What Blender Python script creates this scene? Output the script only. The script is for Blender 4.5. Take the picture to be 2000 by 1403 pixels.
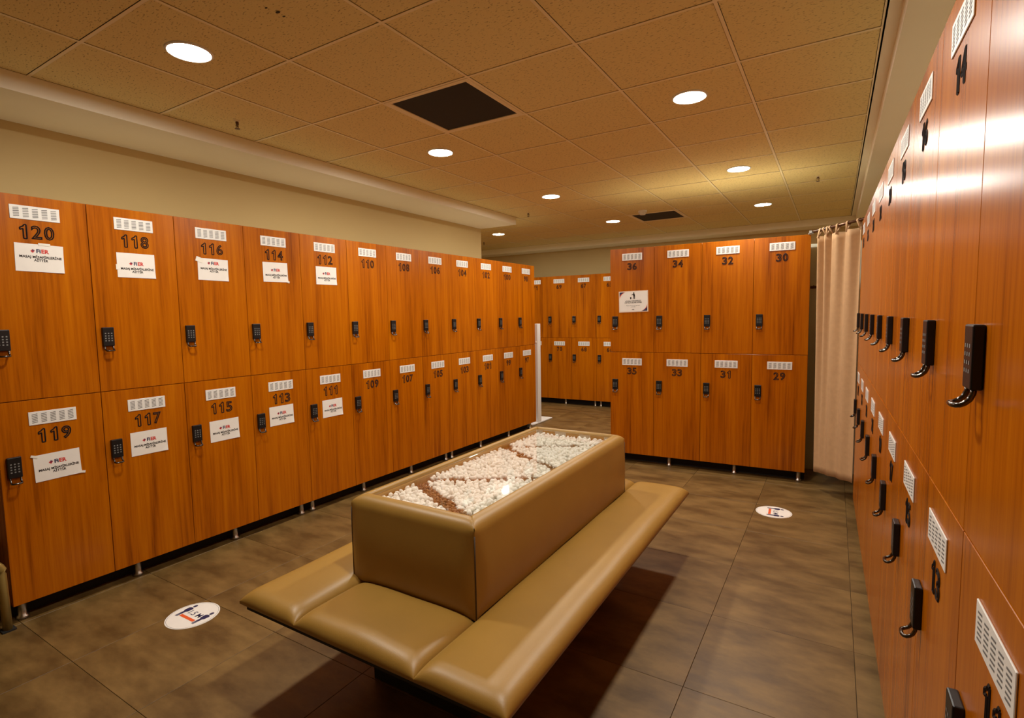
import bpy, bmesh, math, random
import numpy as np
from mathutils import Matrix, Vector

for o in list(bpy.data.objects):
    bpy.data.objects.remove(o, do_unlink=True)
S = bpy.context.scene
C = S.collection
random.seed(7)
PI = math.pi

# ------------------------------------------------------------------ camera
CAM_H = 1.516
cam_d = bpy.data.cameras.new('camera')
cam = bpy.data.objects.new('camera', cam_d)
C.objects.link(cam)
cam_d.sensor_fit = 'HORIZONTAL'
cam_d.sensor_width = 36.0
cam_d.lens = 1034.94 / 2000 * 36.0
cam_d.clip_start = 0.02
YAW, PITCH, ROLL = 0.5467, -0.0820, -0.0173
_f = Vector((-math.sin(YAW) * math.cos(PITCH), math.cos(YAW) * math.cos(PITCH), math.sin(PITCH)))
_r0 = Vector((math.cos(YAW), math.sin(YAW), 0))
_u0 = _r0.cross(_f)
_r = _r0 * math.cos(ROLL) + _u0 * math.sin(ROLL)
_u = -_r0 * math.sin(ROLL) + _u0 * math.cos(ROLL)
cam.matrix_world = Matrix(((_r.x, _u.x, -_f.x, 0), (_r.y, _u.y, -_f.y, 0), (_r.z, _u.z, -_f.z, CAM_H), (0, 0, 0, 1)))
S.camera = cam

# ------------------------------------------------------------------ world / exposure
w = bpy.data.worlds.new('world')
S.world = w
w.use_nodes = True
w.node_tree.nodes['Background'].inputs[0].default_value = (1.0, 0.8, 0.55, 1)
w.node_tree.nodes['Background'].inputs[1].default_value = 0.01
S.view_settings.view_transform = 'Standard'
S.view_settings.look = 'None'
S.view_settings.gamma = 1.0
S.view_settings.use_curve_mapping = False
S.view_settings.exposure = 0.0
LAMP_STRENGTH = 340.0
LAMP_COLOR = (1.0, 0.96, 0.87)

# ------------------------------------------------------------------ materials
def new_mat(name):
    m = bpy.data.materials.new(name)
    m.use_nodes = True
    nt = m.node_tree
    return m, nt, nt.nodes['Principled BSDF']

def plain(name, col, rough=0.5, metal=0.0, spec=0.5, bump=0.0, bscale=200.0, var=0.0, vscale=3.0):
    m, nt, b = new_mat(name)
    b.inputs['Base Color'].default_value = (*col, 1)
    b.inputs['Roughness'].default_value = rough
    b.inputs['Metallic'].default_value = metal
    b.inputs['Specular IOR Level'].default_value = spec
    tc = nt.nodes.new('ShaderNodeTexCoord')
    if var > 0:
        n = nt.nodes.new('ShaderNodeTexNoise')
        n.inputs['Scale'].default_value = vscale
        n.inputs['Detail'].default_value = 5
        nt.links.new(tc.outputs['Object'], n.inputs['Vector'])
        r = nt.nodes.new('ShaderNodeValToRGB')
        r.color_ramp.elements[0].position = 0.3
        r.color_ramp.elements[1].position = 0.7
        r.color_ramp.elements[0].color = (*[c * (1 - var) for c in col], 1)
        r.color_ramp.elements[1].color = (*[min(1, c * (1 + var)) for c in col], 1)
        nt.links.new(n.outputs['Fac'], r.inputs['Fac'])
        nt.links.new(r.outputs['Color'], b.inputs['Base Color'])
    if bump > 0:
        n2 = nt.nodes.new('ShaderNodeTexNoise')
        n2.inputs['Scale'].default_value = bscale
        n2.inputs['Detail'].default_value = 3
        nt.links.new(tc.outputs['Object'], n2.inputs['Vector'])
        bp = nt.nodes.new('ShaderNodeBump')
        bp.inputs['Strength'].default_value = bump
        bp.inputs['Distance'].default_value = 0.002
        nt.links.new(n2.outputs['Fac'], bp.inputs['Height'])
        nt.links.new(bp.outputs['Normal'], b.inputs['Normal'])
    return m

def wood_mat():
    m, nt, b = new_mat('laminate_wood')
    N = nt.nodes.new
    L = nt.links.new
    tc = N('ShaderNodeTexCoord')
    oi = N('ShaderNodeObjectInfo')
    mul = N('ShaderNodeMath'); mul.operation = 'MULTIPLY'; mul.inputs[1].default_value = 37.0
    L(oi.outputs['Random'], mul.inputs[0])
    cmb = N('ShaderNodeCombineXYZ')
    L(mul.outputs[0], cmb.inputs[0]); L(mul.outputs[0], cmb.inputs[2])
    add = N('ShaderNodeVectorMath'); add.operation = 'ADD'
    L(tc.outputs['Object'], add.inputs[0]); L(cmb.outputs[0], add.inputs[1])
    def layer(sx, sz, detail, dist=0.0):
        mp = N('ShaderNodeMapping')
        mp.inputs['Scale'].default_value = (sx, sx, sz)
        L(add.outputs[0], mp.inputs['Vector'])
        n = N('ShaderNodeTexNoise')
        n.inputs['Scale'].default_value = 1.0
        n.inputs['Detail'].default_value = detail
        n.inputs['Distortion'].default_value = dist
        L(mp.outputs[0], n.inputs['Vector'])
        return n
    big = layer(9, 0.55, 3, 0.6)
    mid = layer(60, 1.6, 4, 0.3)
    fine = layer(420, 7, 2)
    a = N('ShaderNodeMath'); a.operation = 'MULTIPLY_ADD'; a.inputs[1].default_value = 0.8
    L(mid.outputs['Fac'], a.inputs[0]); L(big.outputs['Fac'], a.inputs[2])
    a2 = N('ShaderNodeMath'); a2.operation = 'MULTIPLY_ADD'; a2.inputs[1].default_value = 0.45
    L(fine.outputs['Fac'], a2.inputs[0]); L(a.outputs[0], a2.inputs[2])
    rg = N('ShaderNodeMapRange')
    rg.inputs['From Min'].default_value = 0.72
    rg.inputs['From Max'].default_value = 1.52
    L(a2.outputs[0], rg.inputs['Value'])
    cr = N('ShaderNodeValToRGB')
    e = cr.color_ramp.elements
    e[0].position = 0.0; e[0].color = (0.17, 0.032, 0.0005, 1)
    e[1].position = 1.0; e[1].color = (0.55, 0.158, 0.0015, 1)
    k = cr.color_ramp.elements.new(0.45); k.color = (0.40, 0.098, 0.0008, 1)
    L(rg.outputs[0], cr.inputs['Fac'])
    L(cr.outputs['Color'], b.inputs['Base Color'])
    b.inputs['Roughness'].default_value = 0.25
    b.inputs['Specular IOR Level'].default_value = 0.22
    bp = N('ShaderNodeBump'); bp.inputs['Strength'].default_value = 0.05; bp.inputs['Distance'].default_value = 0.001
    L(fine.outputs['Fac'], bp.inputs['Height']); L(bp.outputs['Normal'], b.inputs['Normal'])
    return m

def floor_mat():
    m, nt, b = new_mat('cement_tile')
    N = nt.nodes.new; L = nt.links.new
    tc = N('ShaderNodeTexCoord'); oi = N('ShaderNodeObjectInfo')
    mul = N('ShaderNodeMath'); mul.operation = 'MULTIPLY'; mul.inputs[1].default_value = 53.0
    L(oi.outputs['Random'], mul.inputs[0])
    cmb = N('ShaderNodeCombineXYZ'); L(mul.outputs[0], cmb.inputs[0]); L(mul.outputs[0], cmb.inputs[2])
    add = N('ShaderNodeVectorMath'); add.operation = 'ADD'
    L(tc.outputs['Object'], add.inputs[0]); L(cmb.outputs[0], add.inputs[1])
    mp = N('ShaderNodeMapping'); mp.inputs['Scale'].default_value = (3.4, 7.5, 1)
    L(add.outputs[0], mp.inputs['Vector'])
    n = N('ShaderNodeTexNoise'); n.inputs['Scale'].default_value = 1.0; n.inputs['Detail'].default_value = 9; n.inputs['Roughness'].default_value = 0.62
    L(mp.outputs[0], n.inputs['Vector'])
    cr = N('ShaderNodeValToRGB'); e = cr.color_ramp.elements
    e[0].position = 0.36; e[0].color = (0.098, 0.051, 0.012, 1)
    e[1].position = 0.66; e[1].color = (0.215, 0.122, 0.034, 1)
    L(n.outputs['Fac'], cr.inputs['Fac']); L(cr.outputs['Color'], b.inputs['Base Color'])
    r = N('ShaderNodeMapRange'); r.inputs['To Min'].default_value = 0.36; r.inputs['To Max'].default_value = 0.55
    L(n.outputs['Fac'], r.inputs['Value']); L(r.outputs[0], b.inputs['Roughness'])
    n2 = N('ShaderNodeTexNoise'); n2.inputs['Scale'].default_value = 90; n2.inputs['Detail'].default_value = 4
    L(add.outputs[0], n2.inputs['Vector'])
    bp = N('ShaderNodeBump'); bp.inputs['Strength'].default_value = 0.12; bp.inputs['Distance'].default_value = 0.002
    L(n2.outputs['Fac'], bp.inputs['Height']); L(bp.outputs['Normal'], b.inputs['Normal'])
    return m

def ceiling_mat():
    m, nt, b = new_mat('mineral_fibre')
    N = nt.nodes.new; L = nt.links.new
    tc = N('ShaderNodeTexCoord'); oi = N('ShaderNodeObjectInfo')
    mul = N('ShaderNodeMath'); mul.operation = 'MULTIPLY'; mul.inputs[1].default_value = 41.0
    L(oi.outputs['Random'], mul.inputs[0])
    cmb = N('ShaderNodeCombineXYZ'); L(mul.outputs[0], cmb.inputs[0]); L(mul.outputs[0], cmb.inputs[1])
    add = N('ShaderNodeVectorMath'); add.operation = 'ADD'
    L(tc.outputs['Object'], add.inputs[0]); L(cmb.outputs[0], add.inputs[1])
    mp = N('ShaderNodeMapping'); mp.inputs['Scale'].default_value = (60, 150, 60); mp.inputs['Rotation'].default_value = (0, 0, 0.5)
    L(add.outputs[0], mp.inputs['Vector'])
    n = N('ShaderNodeTexNoise'); n.inputs['Scale'].default_value = 1.0; n.inputs['Detail'].default_value = 2.0
    L(mp.outputs[0], n.inputs['Vector'])
    cr = N('ShaderNodeValToRGB'); e = cr.color_ramp.elements
    e[0].position = 0.30; e[0].color = (0.40, 0.30, 0.15, 1)
    e[1].position = 0.40; e[1].color = (0.84, 0.69, 0.32, 1)
    L(n.outputs['Fac'], cr.inputs['Fac']); L(cr.outputs['Color'], b.inputs['Base Color'])
    b.inputs['Roughness'].default_value = 0.9
    b.inputs['Specular IOR Level'].default_value = 0.2
    bp = N('ShaderNodeBump'); bp.inputs['Strength'].default_value = 0.5; bp.inputs['Distance'].default_value = 0.002
    L(n.outputs['Fac'], bp.inputs['Height']); L(bp.outputs['Normal'], b.inputs['Normal'])
    return m

def glass_mat():
    m = bpy.data.materials.new('clear_glass'); m.use_nodes = True
    nt = m.node_tree; nt.nodes.clear()
    out = nt.nodes.new('ShaderNodeOutputMaterial')
    mix = nt.nodes.new('ShaderNodeMixShader')
    tr = nt.nodes.new('ShaderNodeBsdfTransparent'); tr.inputs[0].default_value = (0.995, 0.995, 0.985, 1)
    gl = nt.nodes.new('ShaderNodeBsdfGlossy'); gl.inputs['Roughness'].default_value = 0.03
    lw = nt.nodes.new('ShaderNodeLayerWeight'); lw.inputs[0].default_value = 0.5
    pw = nt.nodes.new('ShaderNodeMath'); pw.operation = 'POWER'; pw.inputs[1].default_value = 5.0
    ma = nt.nodes.new('ShaderNodeMath'); ma.operation = 'MULTIPLY_ADD'; ma.inputs[1].default_value = 0.96; ma.inputs[2].default_value = 0.04
    nt.links.new(lw.outputs['Facing'], pw.inputs[0]); nt.links.new(pw.outputs[0], ma.inputs[0])
    nt.links.new(ma.outputs[0], mix.inputs[0]); nt.links.new(tr.outputs[0], mix.inputs[1]); nt.links.new(gl.outputs[0], mix.inputs[2])
    nt.links.new(mix.outputs[0], out.inputs[0])
    return m

def emit_mat(name, col, strength):
    m = bpy.data.materials.new(name); m.use_nodes = True
    nt = m.node_tree; nt.nodes.clear()
    out = nt.nodes.new('ShaderNodeOutputMaterial')
    em = nt.nodes.new('ShaderNodeEmission')
    em.inputs[0].default_value = (*col, 1); em.inputs[1].default_value = strength
    nt.links.new(em.outputs[0], out.inputs[0])
    return m

M = {
    'wood': wood_mat(),
    'floor': floor_mat(),
    'grout': plain('grout', (0.055, 0.042, 0.026), 0.9),
    'tile': ceiling_mat(),
    'tee': plain('grid_tee', (0.92, 0.80, 0.52), 0.5),
    'void': plain('ceiling_void', (0.05, 0.04, 0.03), 0.9),
    'wall': plain('wall_paint', (0.58, 0.425, 0.185), 0.7, var=0.03, vscale=1.5, bump=0.08, bscale=250),
    'soffit': plain('soffit_paint', (0.94, 0.88, 0.70), 0.7, var=0.02, vscale=2, bump=0.05, bscale=250),
    'carcass': plain('carcass_board', (0.13, 0.045, 0.008), 0.6, var=0.15, vscale=8),
    'melamine': plain('pale_melamine', (0.86, 0.78, 0.62), 0.5),
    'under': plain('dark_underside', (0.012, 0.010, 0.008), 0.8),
    'black': plain('black_plastic', (0.008, 0.007, 0.007), 0.38, spec=0.35, var=0.1, vscale=50),
    'key': plain('keypad_print', (0.20, 0.20, 0.19), 0.5),
    'chrome': plain('dark_chrome', (0.11, 0.10, 0.09), 0.18, 1.0),
    'steel': plain('brushed_steel', (0.55, 0.52, 0.47), 0.3, 1.0, bump=0.1, bscale=400),
    'plate': plain('vent_plate', (0.80, 0.77, 0.71), 0.45),
    'slot': plain('vent_slot', (0.16, 0.15, 0.14), 0.7),
    'ink': plain('black_ink', (0.014, 0.008, 0.006), 0.7, spec=0.15),
    'paper': plain('paper', (0.84, 0.79, 0.72), 0.75, var=0.02, vscale=20),
    'red': plain('red_print', (0.62, 0.03, 0.02), 0.6),
    'navy': plain('navy_print', (0.02, 0.018, 0.075), 0.6),
    'orange': plain('orange_print', (0.78, 0.11, 0.02), 0.6),
    'tape': plain('clear_tape', (0.85, 0.80, 0.70), 0.15),
    'laminate': plain('laminated_edge', (0.83, 0.66, 0.50), 0.25),
    'leather': plain('beige_leatherette', (0.33, 0.180, 0.032), 0.40, bump=0.12, bscale=500, var=0.05, vscale=6),
    'seam': plain('dark_seam', (0.055, 0.028, 0.008), 0.6),
    'welt': plain('leatherette_seam', (0.22, 0.14, 0.06), 0.6),
    'pebble': plain('white_pebble', (0.95, 0.92, 0.84), 0.6, var=0.05, vscale=40),
    'gravel': plain('brown_gravel', (0.24, 0.100, 0.018), 0.6, var=0.35, vscale=60),
    'cloth': plain('curtain_cloth', (0.50, 0.300, 0.145), 0.85, bump=0.25, bscale=600, var=0.05, vscale=30),
    'rod': plain('bronze_rod', (0.13, 0.06, 0.03), 0.35, 0.6),
    'white': plain('white_powder_coat', (0.80, 0.77, 0.72), 0.45),
    'mesh': plain('dark_filter', (0.020, 0.018, 0.016), 0.85, bump=0.6, bscale=350),
    'brass': plain('brass_tube', (0.36, 0.25, 0.07), 0.35, 0.5),
    'panel': plain('grey_panel', (0.62, 0.60, 0.46), 0.6),
    'glass': glass_mat(),
    'emit': emit_mat('led_diffuser', LAMP_COLOR, LAMP_STRENGTH),
}

# ------------------------------------------------------------------ helpers
def link_mesh(name, me, mat=None, parent=None, loc=None):
    if mat is not None and not me.materials:
        me.materials.append(M[mat] if isinstance(mat, str) else mat)
    o = bpy.data.objects.new(name, me)
    C.objects.link(o)
    if parent is not None:
        o.parent = parent
    if loc is not None:
        o.location = loc
    return o

def bm_mesh(bm, name, smooth=False):
    me = bpy.data.meshes.new(name)
    bmesh.ops.recalc_face_normals(bm, faces=bm.faces[:])
    if smooth:
        for f in bm.faces:
            f.smooth = True
    bm.to_mesh(me)
    bm.free()
    return me

def add_box(bm, x0, x1, y0, y1, z0, z1, bevel=0.0, seg=1):
    r = bmesh.ops.create_cube(bm, size=1.0)
    vs = r['verts']
    for v in vs:
        v.co = Vector(((x0 + x1) / 2 + v.co.x * (x1 - x0), (y0 + y1) / 2 + v.co.y * (y1 - y0), (z0 + z1) / 2 + v.co.z * (z1 - z0)))
    if bevel > 0:
        es = set()
        for v in vs:
            es.update(v.link_edges)
        bmesh.ops.bevel(bm, geom=list(es), offset=bevel, segments=seg, affect='EDGES', profile=0.5)

def box_mesh(name, x0, x1, y0, y1, z0, z1, bevel=0.0, seg=1):
    bm = bmesh.new()
    add_box(bm, x0, x1, y0, y1, z0, z1, bevel, seg)
    return bm_mesh(bm, name)

def add_lathe(bm, prof, n=24, cx=0, cy=0):
    rings = []
    for r, z in prof:
        if r < 1e-6:
            rings.append([bm.verts.new((cx, cy, z))])
        else:
            rings.append([bm.verts.new((cx + r * math.cos(2 * PI * i / n), cy + r * math.sin(2 * PI * i / n), z)) for i in range(n)])
    for a, b in zip(rings, rings[1:]):
        for i in range(n):
            j = (i + 1) % n
            if len(a) == 1 and len(b) == 1:
                continue
            if len(a) == 1:
                bm.faces.new((a[0], b[i], b[j]))
            elif len(b) == 1:
                bm.faces.new((a[i], a[j], b[0]))
            else:
                bm.faces.new((a[i], a[j], b[j], b[i]))

def add_tube(bm, pts, rad, n=8, flat=1.0):
    pts = [Vector(p) for p in pts]
    rings = []
    up = Vector((0, 0, 1))
    for i, p in enumerate(pts):
        t = (pts[min(i + 1, len(pts) - 1)] - pts[max(i - 1, 0)]).normalized()
        s = t.cross(up)
        if s.length < 0.05:
            s = t.cross(Vector((1, 0, 0)))
        s.normalize()
        v = s.cross(t).normalized()
        rings.append([bm.verts.new(p + s * rad * flat * math.cos(2 * PI * k / n) + v * rad * math.sin(2 * PI * k / n)) for k in range(n)])
    for a, b in zip(rings, rings[1:]):
        for k in range(n):
            bm.faces.new((a[k], a[(k + 1) % n], b[(k + 1) % n], b[k]))
    bm.faces.new(rings[0][::-1])
    bm.faces.new(rings[-1])

def add_poly(bm, pts, z=0.0):
    bm.faces.new([bm.verts.new((x, y, z)) for x, y in pts])

def add_disc(bm, cx, cy, r, n=20, z=0.0, ry=None):
    ry = r if ry is None else ry
    add_poly(bm, [(cx + r * math.cos(2 * PI * i / n), cy + ry * math.sin(2 * PI * i / n)) for i in range(n)], z)

def text_mesh(body, size, outline=0.0, offset=0.0, align='CENTER', res=3, extrude=0.0, space=1.0):
    cu = bpy.data.curves.new('text', 'FONT')
    cu.body = body
    cu.size = size
    cu.align_x = align
    cu.align_y = 'CENTER'
    cu.resolution_u = res
    cu.space_character = space
    if outline > 0:
        cu.fill_mode = 'NONE'
        cu.bevel_depth = outline
        cu.bevel_resolution = 0
    else:
        cu.fill_mode = 'FRONT'
        cu.offset = offset
    o = bpy.data.objects.new('text_tmp', cu)
    C.objects.link(o)
    dg = bpy.context.evaluated_depsgraph_get()
    dg.update()
    me = bpy.data.meshes.new_from_object(o.evaluated_get(dg))
    bpy.data.objects.remove(o, do_unlink=True)
    bpy.data.curves.remove(cu)
    me.materials.clear()
    return me

def bake(me, mat4):
    me.transform(mat4)
    return me

UPRIGHT = Matrix.Rotation(PI / 2, 4, 'X')     # text plane -> facing local -Y

def empty(name, loc=(0, 0, 0), mat4=None):
    o = bpy.data.objects.new(name, None)
    o.empty_display_size = 0.1
    C.objects.link(o)
    if mat4 is not None:
        o.matrix_world = mat4
    else:
        o.location = loc
    return o

def tag(o, label=None, cat=None, group=None, kind=None):
    if label: o['label'] = label
    if cat: o['category'] = cat
    if group: o['group'] = group
    if kind: o['kind'] = kind
    return o

# ------------------------------------------------------------------ dimensions
W = 0.43929                      # door pitch
Z_TOP, Z_MID, Z_BOT = 2.155, 1.131, 0.099
CEIL = 2.733
SOFF = 2.646
GX, GY = -2.237, 1.698           # ceiling grid origin
X_CL, X_CR = -3.437, 0.145       # main ceiling edges
Y_CF = 8.298
X_WL = -3.97
Y_NEAR = -3.2
Y_WEND = 5.80
Y_WF = 8.66
X_FAR_L = -6.437
X_WR = 0.78

# ------------------------------------------------------------------ setting: shell
floor = tag(link_mesh('floor', box_mesh('floor', X_FAR_L - 0.2, X_WR + 0.2, Y_NEAR - 0.2, Y_WF + 0.2, -0.12, -0.004), 'grout'),
            'brown grey cement look tiled floor', kind='structure')
ft = box_mesh('floor_tile', -0.2991, 0.2991, -0.2976, 0.2976, -0.008, 0.0, 0.0008)
x = 0.115 - 0.6 * 11
while x < X_WR:
    y = 0.895 - 0.597 * 7
    while y < Y_WF:
        cx, cy = x + 0.3, y + 0.2985
        if cx + 0.3 > X_FAR_L and cy + 0.3 > Y_NEAR and not (cx < -4.6 and cy < 5.4):
            link_mesh('floor_tile', ft, 'floor', floor, (cx, cy, 0))
        y += 0.597
    x += 0.6

def wall(name, dims, mat='wall'):
    o = link_mesh(name, box_mesh(name, *dims), mat)
    tag(o, kind='structure')
    return o

wall('wall_left', (X_WL - 0.15, X_WL, Y_NEAR, Y_WEND, 0, CEIL))
wall('wall_far', (X_FAR_L, X_WR, Y_WF, Y_WF + 0.15, 0, CEIL))
wall('wall_right', (X_WR, X_WR + 0.15, Y_NEAR, Y_WF + 0.15, 0, CEIL))
wall('wall_near', (X_WL - 0.15, X_WR + 0.15, Y_NEAR - 0.15, Y_NEAR, 0, CEIL))
wall('wall_side_room', (X_FAR_L - 0.15, X_FAR_L, Y_WEND - 0.15, Y_WF + 0.15, 0, CEIL))
wall('wall_side_room_end', (X_FAR_L, X_WL - 0.15, Y_WEND - 0.15, Y_WEND, 0, CEIL))
# plaster bulkheads (drop below the tile grid)
wall('trim_1', (X_WL, X_CL, Y_NEAR, Y_WEND, SOFF, CEIL), 'soffit')
wall('trim_2', (X_CR + 0.055, X_WR, Y_NEAR, Y_WF, SOFF, CEIL), 'soffit')
wall('trim_3', (X_FAR_L, X_CR + 0.055, Y_CF, Y_WF, SOFF, CEIL), 'soffit')
wall('trim_4', (X_CR, X_CR + 0.055, Y_NEAR, Y_CF, CEIL, CEIL + 0.02), 'soffit')

# ------------------------------------------------------------------ ceiling: slab, tiles, tees
ceil = tag(link_mesh('ceiling', box_mesh('ceiling', X_FAR_L - 0.2, X_WR + 0.2, Y_NEAR - 0.2, Y_WF + 0.2, CEIL + 0.03, CEIL + 0.12), 'void'),
           'suspended ceiling of square mineral fibre tiles', kind='structure')
ctile = box_mesh('ceiling_tile', -0.2900, 0.2900, -0.2900, 0.2900, 0.0025, 0.019)
LIGHTS = [(-2.537, 1.398), (-0.737, 1.398), (-2.537, 3.198), (-0.737, 3.198), (-2.537, 4.998), (-0.737, 4.998),
          (-2.537, 6.798), (-0.737, 6.798), (-4.337, 6.798)]
VENTS = [(-1.937, 2.598), (-1.937, 6.798)]
def ceiling_tile(x0, x1, y0, y1):
    cx, cy = (x0 + x1) / 2, (y0 + y1) / 2
    for vx, vy in VENTS:
        if abs(cx - vx) < 0.2 and abs(cy - vy) < 0.2:
            return
    o = link_mesh('ceiling_tile', ctile, 'tile', ceil, (cx, cy, CEIL))
    o.scale = ((x1 - x0) / 0.6, (y1 - y0) / 0.6, 1)
xs = [GX + 0.6 * i for i in range(-2, 4)] + [X_CR]
ys = [GY + 0.6 * j for j in range(-8, 12)]
for a, b in zip(xs, xs[1:]):
    for c, d in zip(ys, ys[1:]):
        ceiling_tile(a, b, c, d)
xl = [GX + 0.6 * i for i in range(-7, -1)]
yl = [Y_WEND] + [GY + 0.6 * j for j in range(7, 12)]
for a, b in zip(xl, xl[1:]):
    for c, d in zip(yl, yl[1:]):
        ceiling_tile(a, b, c, d)
for xx in xs:
    y0 = ys[0] if xx > X_CL - 0.01 else Y_WEND
    link_mesh('grid_runner', box_mesh('grid_runner', -0.0075, 0.0075, ys[0], Y_CF, 0, 0.0016), 'tee', ceil, (xx, 0, CEIL))
for xx in xl[1:-1]:
    link_mesh('grid_runner', box_mesh('grid_runner', -0.0075, 0.0075, Y_WEND, Y_CF, 0, 0.0016), 'tee', ceil, (xx, 0, CEIL))
for yy in ys:
    xa = X_CL if yy < Y_WEND else X_FAR_L
    link_mesh('cross_tee', box_mesh('cross_tee', xa, X_CR, -0.0075, 0.0075, 0.0002, 0.0016), 'tee', ceil, (0, yy, CEIL))
bm = bmesh.new()
for (dx, dy, rx, ry) in ((0, 0, 0.012, 0.007), (-0.012, -0.043, 0.007, 0.004), (-0.006, 0.032, 0.008, 0.004)):
    add_disc(bm, -1.926 + dx, 1.42 + dy, rx, 12, 0, ry)
link_mesh('tile_hole', bm_mesh(bm, 'tile_hole'), 'void', ceil, (0, 0, CEIL + 0.001))

# ------------------------------------------------------------------ downlights
bm = bmesh.new(); add_lathe(bm, [(0.084, -0.001), (0.087, -0.005), (0.094, -0.005), (0.098, -0.001), (0.098, 0.002), (0.084, 0.002), (0.084, -0.001)], 40)
ring_me = bm_mesh(bm, 'trim_ring', True)
bm = bmesh.new(); add_lathe(bm, [(0.0, -0.0035), (0.05, -0.0033), (0.078, -0.0027), (0.084, -0.0015)], 40)
diff_me = bm_mesh(bm, 'diffuser', True)
LL = ['round downlight nearest the camera on the left side of ceiling', 'round downlight above the near end of the bench, right row',
      'round downlight in the tile just past the near black vent', 'round downlight largest on the right side of ceiling',
      'round downlight above locker doors 104 and 102', 'round downlight above the doors 32 and 30',
      'round downlight left of the far black vent and smoke detector', 'farthest downlight above locker unit 36 to 30, right of the far vent',
      'small far downlight just beyond the end of left wall']
for (lx, ly), lab in zip(LIGHTS, LL):
    e = tag(empty('ceiling_light', (lx, ly, CEIL)), lab, 'light', 'round downlights in the ceiling')
    link_mesh('trim_ring', ring_me, 'white', e)
    link_mesh('diffuser', diff_me, 'emit', e)

# ------------------------------------------------------------------ return air vents, sprinklers, detector
for (vx, vy), lab in zip(VENTS, ['square black return air vent in the near ceiling', 'square black return air vent in the far ceiling beside smoke detector']):
    e = tag(empty('ceiling_vent', (vx, vy, CEIL)), lab, 'vent', 'black ceiling vents')
    bm = bmesh.new()
    for a in (-1, 1):
        add_box(bm, a * 0.2775 - 0.0145, a * 0.2775 + 0.0145, -0.292, 0.292, -0.002, 0.012, 0.001)
        add_box(bm, -0.263, 0.263, a * 0.2775 - 0.0145, a * 0.2775 + 0.0145, -0.002, 0.012, 0.001)
    link_mesh('vent_frame', bm_mesh(bm, 'vent_frame'), 'tee', e)
    link_mesh('filter_panel', box_mesh('filter_panel', -0.263, 0.263, -0.263, 0.263, 0.003, 0.012), 'mesh', e)

def sprinkler(x, y, lab):
    e = tag(empty('fire_sprinkler', (x, y, CEIL)), lab, 'sprinkler', 'fire sprinklers in the ceiling')
    bm = bmesh.new(); add_lathe(bm, [(0.0, -0.004), (0.012, -0.004), (0.020, 0.0), (0.020, 0.003)], 20)
    link_mesh('rosette', bm_mesh(bm, 'rosette', True), 'tee', e)
    bm = bmesh.new()
    add_lathe(bm, [(0.009, -0.004), (0.009, -0.016), (0.004, -0.018), (0.0035, -0.034)], 12)
    for s in (-1, 1):
        add_tube(bm, [(s * 0.008, 0, -0.014), (s * 0.014, 0, -0.024), (s * 0.011, 0, -0.036), (0, 0, -0.044)], 0.0022, 6)
    link_mesh('sprinkler_body', bm_mesh(bm, 'sprinkler_body', True), 'rod', e)
    bm = bmesh.new(); add_lathe(bm, [(0.0, -0.043), (0.015, -0.044), (0.016, -0.046), (0.0, -0.047)], 16)
    link_mesh('deflector', bm_mesh(bm, 'deflector'), 'rod', e)
sprinkler(-3.167, 2.008, 'fire sprinkler in ceiling beside the left bulkhead, nearest')
sprinkler(-3.158, 5.62, 'fire sprinkler in the ceiling near the end of the left bulkhead')
sprinkler(-0.164, 5.70, 'fire sprinkler in the ceiling above the curtain')
sprinkler(-4.99, 7.37, 'farthest fire sprinkler, left of the small far downlight')
e = tag(empty('smoke_detector', (-1.992, 6.327, CEIL)), 'white smoke detector in front of far black vent', 'smoke detector')
bm = bmesh.new(); add_lathe(bm, [(0.052, 0.004), (0.052, -0.018), (0.046, -0.022), (0.0, -0.022)], 24)
link_mesh('base', bm_mesh(bm, 'base'), 'white', e)
bm = bmesh.new(); add_lathe(bm, [(0.036, -0.022), (0.036, -0.040), (0.030, -0.047), (0.0, -0.048)], 24)
link_mesh('sensor_head', bm_mesh(bm, 'sensor_head'), 'white', e)

# ------------------------------------------------------------------ lockers
DT = 0.018
door_up = box_mesh('door_upper', -W / 2 + 0.0015, W / 2 - 0.0015, 0, DT, Z_MID + 0.0018, Z_TOP, 0.0010)
door_lo = box_mesh('door_lower', -W / 2 + 0.0015, W / 2 - 0.0015, 0, DT, Z_BOT, Z_MID - 0.0018, 0.0010)
# vent plate
vent_me = box_mesh('vent_plate', -0.0985, 0.0985, -0.0030, 0.0, -0.034, 0.034, 0.001)
bm = bmesh.new()
for g in range(5):
    gx = -0.074 + g * 0.037
    for k in range(6):
        z = -0.0205 + k * 0.0082
        vs = [bm.verts.new(c) for c in ((gx - 0.0115, -0.0034, z - 0.0035), (gx + 0.0115, -0.0034, z), (gx + 0.0115, -0.0034, z + 0.0036), (gx - 0.0115, -0.0034, z + 0.0001))]
        bm.faces.new(vs)
slot_me = bm_mesh(bm, 'vent_slots')
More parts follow.
